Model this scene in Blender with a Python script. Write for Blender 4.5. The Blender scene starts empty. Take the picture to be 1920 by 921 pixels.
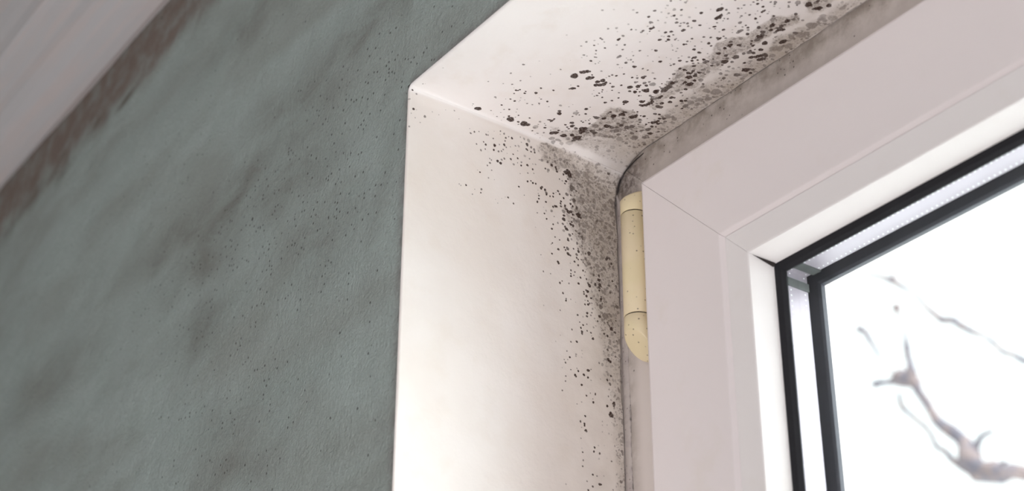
import bpy, bmesh, math, random
import numpy as np
from mathutils import Vector, Matrix

# ---------------------------------------------------------------- settings, camera, world, lamps
SC = bpy.context.scene
SC.view_settings.view_transform = 'Standard'
SC.view_settings.look = 'None'
SC.view_settings.gamma = 1.0
SC.view_settings.use_curve_mapping = False
SC.view_settings.exposure = 0.0
SC.cycles.max_bounces = 14
SC.cycles.diffuse_bounces = 6
SC.cycles.transparent_max_bounces = 24
SC.cycles.caustics_reflective = False
SC.cycles.caustics_refractive = False

CAM = Vector((0.6409, -0.392, 1.5895))
YAW, PITCH, ROLL = -0.94653263, 0.50208057, 0.00360528
F_PX = 3085.35
WORLD_STRENGTH = 1.85
ZENITH_STRENGTH = 18.0
SUN_DIR = (0.90, 0.62, 0.10)
GLOW_POWER = 3.0
GLOW_STRENGTH = 10.0
WORLD_COLOR = (0.93, 0.96, 1.0)
FILL_POWER = 76.0
FILL_COLOR = (1.0, 0.965, 0.985)

cd = bpy.data.cameras.new('camera')
cam = bpy.data.objects.new('camera', cd)
SC.collection.objects.link(cam)
fw = Vector((math.sin(YAW)*math.cos(PITCH), math.cos(YAW)*math.cos(PITCH), math.sin(PITCH)))
rt = Vector((math.cos(YAW), -math.sin(YAW), 0.0))
up = rt.cross(fw)
r2 = rt*math.cos(ROLL) + up*math.sin(ROLL)
u2 = -rt*math.sin(ROLL) + up*math.cos(ROLL)
m = Matrix((r2, u2, -fw)).transposed().to_4x4()
m.translation = CAM
cam.matrix_world = m
cd.sensor_width = 36.0
cd.lens = F_PX*36.0/1920.0
cd.clip_start = 0.01
cd.dof.use_dof = True
cd.dof.focus_distance = 0.92
cd.dof.aperture_fstop = 9.0
SC.camera = cam

world = bpy.data.worlds.new('overcast_sky')
SC.world = world
world.use_nodes = True
bg = world.node_tree.nodes['Background']
bg.inputs['Color'].default_value = (*WORLD_COLOR, 1)
# overcast sky, far brighter round the veiled sun low on the right than straight ahead
wn = world.node_tree; tcw = wn.nodes.new('ShaderNodeTexCoord')
def wmath(op, a, b):
    n = wn.nodes.new('ShaderNodeMath'); n.operation = op
    for i, v in enumerate((a, b)):
        if isinstance(v, (int, float)): n.inputs[i].default_value = v
        else: wn.links.new(v, n.inputs[i])
    return n.outputs[0]
dot_ = wn.nodes.new('ShaderNodeVectorMath'); dot_.operation = 'DOT_PRODUCT'
wn.links.new(tcw.outputs['Generated'], dot_.inputs[0]); dot_.inputs[1].default_value = Vector(SUN_DIR).normalized()
glow = wmath('POWER', wmath('MAXIMUM', dot_.outputs['Value'], 0.0), GLOW_POWER)
sx_ = wn.nodes.new('ShaderNodeSeparateXYZ'); wn.links.new(tcw.outputs['Generated'], sx_.inputs[0])
zen = wmath('MULTIPLY', wmath('POWER', wmath('MAXIMUM', sx_.outputs[2], 0.0), 6.0), ZENITH_STRENGTH)
wn.links.new(wmath('ADD', wmath('ADD', wmath('MULTIPLY', glow, GLOW_STRENGTH), WORLD_STRENGTH), zen), bg.inputs['Strength'])

def area(name, loc, target, sx, sy, power, color):
    l = bpy.data.lights.new(name, 'AREA'); l.shape = 'RECTANGLE'; l.size = sx; l.size_y = sy
    l.energy = power; l.color = color
    o = bpy.data.objects.new(name, l); SC.collection.objects.link(o)
    o.location = loc
    o.rotation_euler = (Vector(target)-Vector(loc)).to_track_quat('-Z', 'Y').to_euler()
    return o
# added fill lamp by the right-hand wall, which has no door
area('right_wall_fill_lamp', (1.68, -1.15, 0.48), (0.0, -0.15, 1.95), 1.4, 1.0, FILL_POWER, FILL_COLOR)

# ---------------------------------------------------------------- helpers
Z0 = 2.10            # height of the underside of the recess head
W, H, D = 0.70, 0.90, 0.146   # recess width, height and depth
def col():
    return SC.collection
def mesh_obj(name, verts, faces, mat, parent=None, smooth=False):
    me = bpy.data.meshes.new(name)
    me.from_pydata([tuple(v) for v in verts], [], faces)
    me.update()
    if smooth:
        me.shade_smooth()
    o = bpy.data.objects.new(name, me); col().objects.link(o)
    if mat: me.materials.append(mat)
    if parent: o.parent = parent
    return o
def bm_obj(name, bm, mat, parent=None, smooth=False):
    bmesh.ops.recalc_face_normals(bm, faces=bm.faces[:])
    me = bpy.data.meshes.new(name); bm.to_mesh(me); bm.free()
    if smooth: me.shade_smooth()
    o = bpy.data.objects.new(name, me); col().objects.link(o)
    if mat: me.materials.append(mat)
    if parent: o.parent = parent
    return o
def add_box(bm, lo, hi):
    vs = [bm.verts.new((x, y, z)) for x in (lo[0], hi[0]) for y in (lo[1], hi[1]) for z in (lo[2], hi[2])]
    for f in ((0,1,3,2),(4,6,7,5),(0,4,5,1),(2,3,7,6),(0,2,6,4),(1,5,7,3)):
        bm.faces.new([vs[i] for i in f])
def tag(o, label=None, cat=None, kind=None, group=None):
    if label: o['label'] = label
    if cat: o['category'] = cat
    if kind: o['kind'] = kind
    if group: o['group'] = group
    return o
def empty(name, loc=(0,0,0)):
    o = bpy.data.objects.new(name, None); col().objects.link(o); o.location = loc
    return o

class NT:
    def __init__(s, name):
        s.m = bpy.data.materials.new(name); s.m.use_nodes = True
        s.t = s.m.node_tree; s.b = s.t.nodes['Principled BSDF']; s.tc = None
    def n(s, typ, **kw):
        nd = s.t.nodes.new(typ)
        for k, v in kw.items(): setattr(nd, k, v)
        return nd
    def link(s, a, b): s.t.links.new(a, b)
    def setin(s, nd, i, v):
        if isinstance(v, (int, float)): nd.inputs[i].default_value = v
        elif isinstance(v, tuple): nd.inputs[i].default_value = v if len(v) != 3 or nd.inputs[i].type == 'VECTOR' else (*v, 1)
        else: s.link(v, nd.inputs[i])
    def obj(s):
        if s.tc is None: s.tc = s.n('ShaderNodeNewGeometry')
        return s.tc.outputs['Position']      # world position in the place
    def noise(s, scale, detail=3, rough=.5, vec=None, dist=0.0):
        nd = s.n('ShaderNodeTexNoise'); s.link(vec or s.obj(), nd.inputs['Vector'])
        nd.inputs['Scale'].default_value = scale; nd.inputs['Detail'].default_value = detail
        nd.inputs['Roughness'].default_value = rough; nd.inputs['Distortion'].default_value = dist
        return nd.outputs['Fac']
    def voro(s, scale, feature='F1', vec=None):
        nd = s.n('ShaderNodeTexVoronoi', feature=feature); s.link(vec or s.obj(), nd.inputs['Vector'])
        nd.inputs['Scale'].default_value = scale
        return nd
    def math(s, op, a, b=0.0, c=None, clamp=False):
        nd = s.n('ShaderNodeMath', operation=op, use_clamp=clamp)
        s.setin(nd, 0, a); s.setin(nd, 1, b)
        if c is not None: s.setin(nd, 2, c)
        return nd.outputs[0]
    def ramp(s, fac, lo, hi, tlo=0.0, thi=1.0):
        nd = s.n('ShaderNodeMapRange', interpolation_type='SMOOTHSTEP')
        s.setin(nd, 0, fac); s.setin(nd, 1, lo); s.setin(nd, 2, hi); s.setin(nd, 3, tlo); s.setin(nd, 4, thi)
        return nd.outputs[0]
    def mix(s, fac, a, b):
        nd = s.n('ShaderNodeMix', data_type='RGBA')
        s.setin(nd, 0, fac); s.setin(nd, 6, a); s.setin(nd, 7, b)
        return nd.outputs[2]
    def attr(s, name):
        nd = s.n('ShaderNodeAttribute'); nd.attribute_name = name
        return nd.outputs['Fac']
    def sep(s):
        nd = s.n('ShaderNodeSeparateXYZ'); s.link(s.obj(), nd.inputs[0]); return nd.outputs
    def mapping(s, scale, rot=(0,0,0)):
        nd = s.n('ShaderNodeMapping'); s.link(s.obj(), nd.inputs[0])
        nd.inputs['Scale'].default_value = scale; nd.inputs['Rotation'].default_value = rot
        return nd.outputs[0]
    def bump(s, h, strength, dist):
        nd = s.n('ShaderNodeBump'); s.link(h, nd.inputs['Height'])
        nd.inputs['Strength'].default_value = strength; nd.inputs['Distance'].default_value = dist
        s.link(nd.outputs[0], s.b.inputs['Normal'])
    def base(s, v): s.setin(s.b, 'Base Color', v)
    def rough(s, v): s.setin(s.b, 'Roughness', v)

def plain(name, c, rough=.5, metallic=0.0, bump=None):
    t = NT(name); t.base(c); t.rough(rough); t.b.inputs['Metallic'].default_value = metallic
    if bump: t.bump(t.noise(bump[0], 4), bump[1], bump[2])
    return t.m

# ---- materials
def reveal_material():
    t = NT('mouldy_white_plaster')
    big = t.noise(14, 3); mid = t.noise(60, 4); fine = t.noise(900, 3)
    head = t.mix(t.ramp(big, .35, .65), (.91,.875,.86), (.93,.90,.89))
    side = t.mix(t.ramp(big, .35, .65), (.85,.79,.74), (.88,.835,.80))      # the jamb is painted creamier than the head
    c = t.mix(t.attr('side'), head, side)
    c = t.mix(t.math('MULTIPLY', t.ramp(mid, .5, .75), .25), c, (.80,.72,.64))
    # plaster filler left blueish in the back corner
    c = t.mix(t.math('MULTIPLY', t.attr('filler'), .8), c, (.62,.60,.62))
    sponge = t.ramp(t.noise(900, 5, .62), .34, .64, .55, 1.15)
    blot = t.ramp(t.noise(190, 3, .55), .3, .7, .65, 1.2)
    hz = t.math('MULTIPLY', t.math('MULTIPLY', t.attr('haze'), sponge), blot, clamp=True)
    c = t.mix(hz, c, (.215,.168,.130))
    st = t.math('MULTIPLY', t.attr('back_tone'), t.ramp(t.noise(90, 4), .2, .8, .6, 1.2), clamp=True)
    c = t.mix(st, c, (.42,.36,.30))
    f = t.math('ADD', t.attr('mould'), t.math('MULTIPLY', t.math('SUBTRACT', t.noise(1500, 2, .6), .5), .17))
    f = t.ramp(f, .42, .55)
    f = t.math('MULTIPLY', f, t.attr('colony_depth'))
    f = t.math('MULTIPLY', f, t.ramp(t.noise(1100, 3), .25, .6, .78, 1.0), clamp=True)
    c = t.mix(f, c, (.050,.028,.021))
    cr = t.attr('crack')
    c = t.mix(cr, c, (.05,.038,.04))
    t.base(c); t.rough(.75)
    t.b.inputs['Specular IOR Level'].default_value = .25
    h = t.math('ADD', t.math('MULTIPLY', t.noise(120, 5), 1.0), t.math('MULTIPLY', fine, .12))
    h = t.math('ADD', h, t.math('MULTIPLY', f, .10))
    t.bump(h, .35, .0012)
    return t.m
def wall_material():
    t = NT('stained_sage_green_plaster')
    sx = t.mapping((1, 1, 1))
    stre = t.n('ShaderNodeMapping'); t.link(sx, stre.inputs[0]); stre.inputs['Scale'].default_value = (.75, 1, 2.0)
    cloud = t.noise(7, 5, .55, stre.outputs[0], .6)
    cloud2 = t.noise(24, 7, .68, stre.outputs[0], 1.2)
    c = t.mix(t.ramp(cloud2, .3, .7), (.42,.495,.470), (.465,.540,.520))
    c = t.mix(t.math('MULTIPLY', t.ramp(cloud, .42, .70), .5), c, (.315,.325,.295))
    grain = t.noise(520, 5, .7)
    c = t.mix(t.ramp(grain, .35, .8, 0.0, .35), c, (.22,.23,.205))
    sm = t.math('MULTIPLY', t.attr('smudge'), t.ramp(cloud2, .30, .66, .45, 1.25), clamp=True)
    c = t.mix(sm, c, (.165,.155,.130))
    br = t.math('MULTIPLY', t.attr('brown'), t.ramp(t.noise(40, 5, .6), .3, .62, .55, 1.1), clamp=True)
    c = t.mix(br, c, (.225,.175,.150))
    # tiny dark specks, thick where the wall is damp
    v = t.voro(330); rnd = t.voro(330).outputs['Color']
    sepc = t.n('ShaderNodeSeparateColor'); t.link(v.outputs['Color'], sepc.inputs[0])
    on = t.math('LESS_THAN', sepc.outputs[0], t.math('MULTIPLY', t.attr('specks'), .55))
    dot = t.ramp(v.outputs['Distance'], .16, .34, 1.0, 0.0)
    c = t.mix(t.math('MULTIPLY', t.math('MULTIPLY', on, dot), .75), c, (.04,.035,.03))
    v2 = t.voro(55); sp2 = t.n('ShaderNodeSeparateColor'); t.link(v2.outputs['Color'], sp2.inputs[0])
    on2 = t.math('LESS_THAN', sp2.outputs[0], .04)
    c = t.mix(t.math('MULTIPLY', t.math('MULTIPLY', on2, t.ramp(v2.outputs['Distance'], .05, .09, 1.0, 0.0)), .8), c, (.04,.035,.03))
    # darker grey-brown rim beside the recess
    c = t.mix(t.math('MULTIPLY', t.attr('rim'), t.ramp(t.noise(120, 4), .3, .6, .4, 1.0)), c, (.24,.225,.215))
    t.base(c); t.rough(.85); t.b.inputs['Specular IOR Level'].default_value = .25
    h = t.math('ADD', t.noise(60, 6, .6), t.math('MULTIPLY', t.noise(480, 4, .7), .5))
    t.bump(h, .8, .0026)
    return t.m
def pvc_material(name, c, dirt=.0):
    t = NT(name)
    d = t.ramp(t.noise(34, 4, .6), .56, .80)
    cc = t.mix(t.math('MULTIPLY', d, .16), c, (.60,.52,.38))
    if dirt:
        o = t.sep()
        top_grime_shade = t.ramp(o[2], Z0-.026, Z0-.002)  # frame head: grime and the recess shade painted together
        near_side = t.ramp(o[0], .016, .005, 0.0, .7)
        e = t.math('MAXIMUM', top_grime_shade, near_side)
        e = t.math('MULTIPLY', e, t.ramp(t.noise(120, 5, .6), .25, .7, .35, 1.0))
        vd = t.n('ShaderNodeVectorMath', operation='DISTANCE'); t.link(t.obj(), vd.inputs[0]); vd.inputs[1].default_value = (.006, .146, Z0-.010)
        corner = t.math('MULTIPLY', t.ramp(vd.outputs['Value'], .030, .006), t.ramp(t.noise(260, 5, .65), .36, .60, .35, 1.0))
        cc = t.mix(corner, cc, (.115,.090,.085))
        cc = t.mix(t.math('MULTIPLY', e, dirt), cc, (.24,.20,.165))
        v = t.voro(420); s = t.n('ShaderNodeSeparateColor'); t.link(v.outputs['Color'], s.inputs[0])
        on = t.math('LESS_THAN', s.outputs[0], t.math('MULTIPLY', t.ramp(t.noise(45, 3), .45, .65), t.math('MULTIPLY', e, .5)))
        cc = t.mix(t.math('MULTIPLY', on, t.ramp(v.outputs['Distance'], .12, .3, .85, 0.0)), cc, (.05,.04,.035))
    t.base(cc); t.rough(.32); t.b.inputs['Specular IOR Level'].default_value = .35
    t.bump(t.noise(300, 3), .04, .0006)
    return t.m
def hinge_material():
    t = NT('cream_plastic')
    c = t.mix(t.ramp(t.noise(40, 3), .4, .65), (.72,.61,.42), (.69,.59,.38))
    v = t.voro(430); s = t.n('ShaderNodeSeparateColor'); t.link(v.outputs['Color'], s.inputs[0])
    x = t.sep()[0]
    on = t.math('LESS_THAN', s.outputs[0], t.ramp(x, .020, .034, .05, .40))
    c = t.mix(t.math('MULTIPLY', on, t.ramp(v.outputs['Distance'], .08, .30, .8, 0.0)), c, (.09,.07,.045))
    t.base(c); t.rough(.42)
    return t.m
def glass_material():
    t = NT('clear_window_glass')
    out = [n for n in t.t.nodes if n.type == 'OUTPUT_MATERIAL'][0]
    tr = t.n('ShaderNodeBsdfTransparent'); tr.inputs[0].default_value = (.97,.985,.975,1)
    gl = t.n('ShaderNodeBsdfGlossy'); gl.inputs['Roughness'].default_value = .0
    lw = t.n('ShaderNodeLayerWeight'); lw.inputs['Blend'].default_value = .5
    fr = t.math('ADD', t.math('MULTIPLY', t.math('POWER', lw.outputs['Facing'], 5.0), .8), .03)
    mx = t.n('ShaderNodeMixShader'); t.link(fr, mx.inputs[0]); t.link(tr.outputs[0], mx.inputs[1]); t.link(gl.outputs[0], mx.inputs[2])
    t.link(mx.outputs[0], out.inputs['Surface'])
    return t.m
def ceiling_material():
    t = NT('matt_ceiling_paint')
    st = t.mapping((1, 14, 14))
    c = t.mix(t.ramp(t.noise(9, 3, .5, st), .4, .65), (.60,.585,.60), (.64,.585,.585))
    t.base(c); t.rough(.9); t.bump(t.noise(40, 4), .3, .002)
    return t.m
def bark_material():
    t = NT('grey_brown_bark')
    t.base(t.mix(t.ramp(t.noise(30, 4), .4, .6), (.085,.078,.10), (.16,.12,.12))); t.rough(.9)
    t.bump(t.noise(60, 4), .5, .004)
    return t.m
M = dict(reveal=reveal_material(), wall=wall_material(),
         sash=pvc_material('white_window_plastic', (.76,.70,.70)),
         frame=pvc_material('dirty_shaded_white_plastic', (.66,.60,.57), .85),
         bead=pvc_material('white_bead_plastic', (.78,.745,.74)),
         rubber=plain('black_rubber', (.006,.006,.009), .75), rubber_out=plain('dark_grey_rubber', (.016,.018,.030), .6),
         alu=plain('spacer_aluminium', (.34,.30,.345), .4, .2), key=plain('grey_corner_key_plastic', (.07,.075,.075), .5),
         hinge=hinge_material(), glass=glass_material(), ceiling=ceiling_material(),
         caulk=None, bark=bark_material(), floor=None, plaster=plain('off_white_plaster', (.62,.60,.58), .9, bump=(60,.3,.002)),
         dirt=plain('black_grime', (.03,.024,.022), .9), dot=plain('bright_desiccant_bead', (.92,.92,.95), .2))

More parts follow.
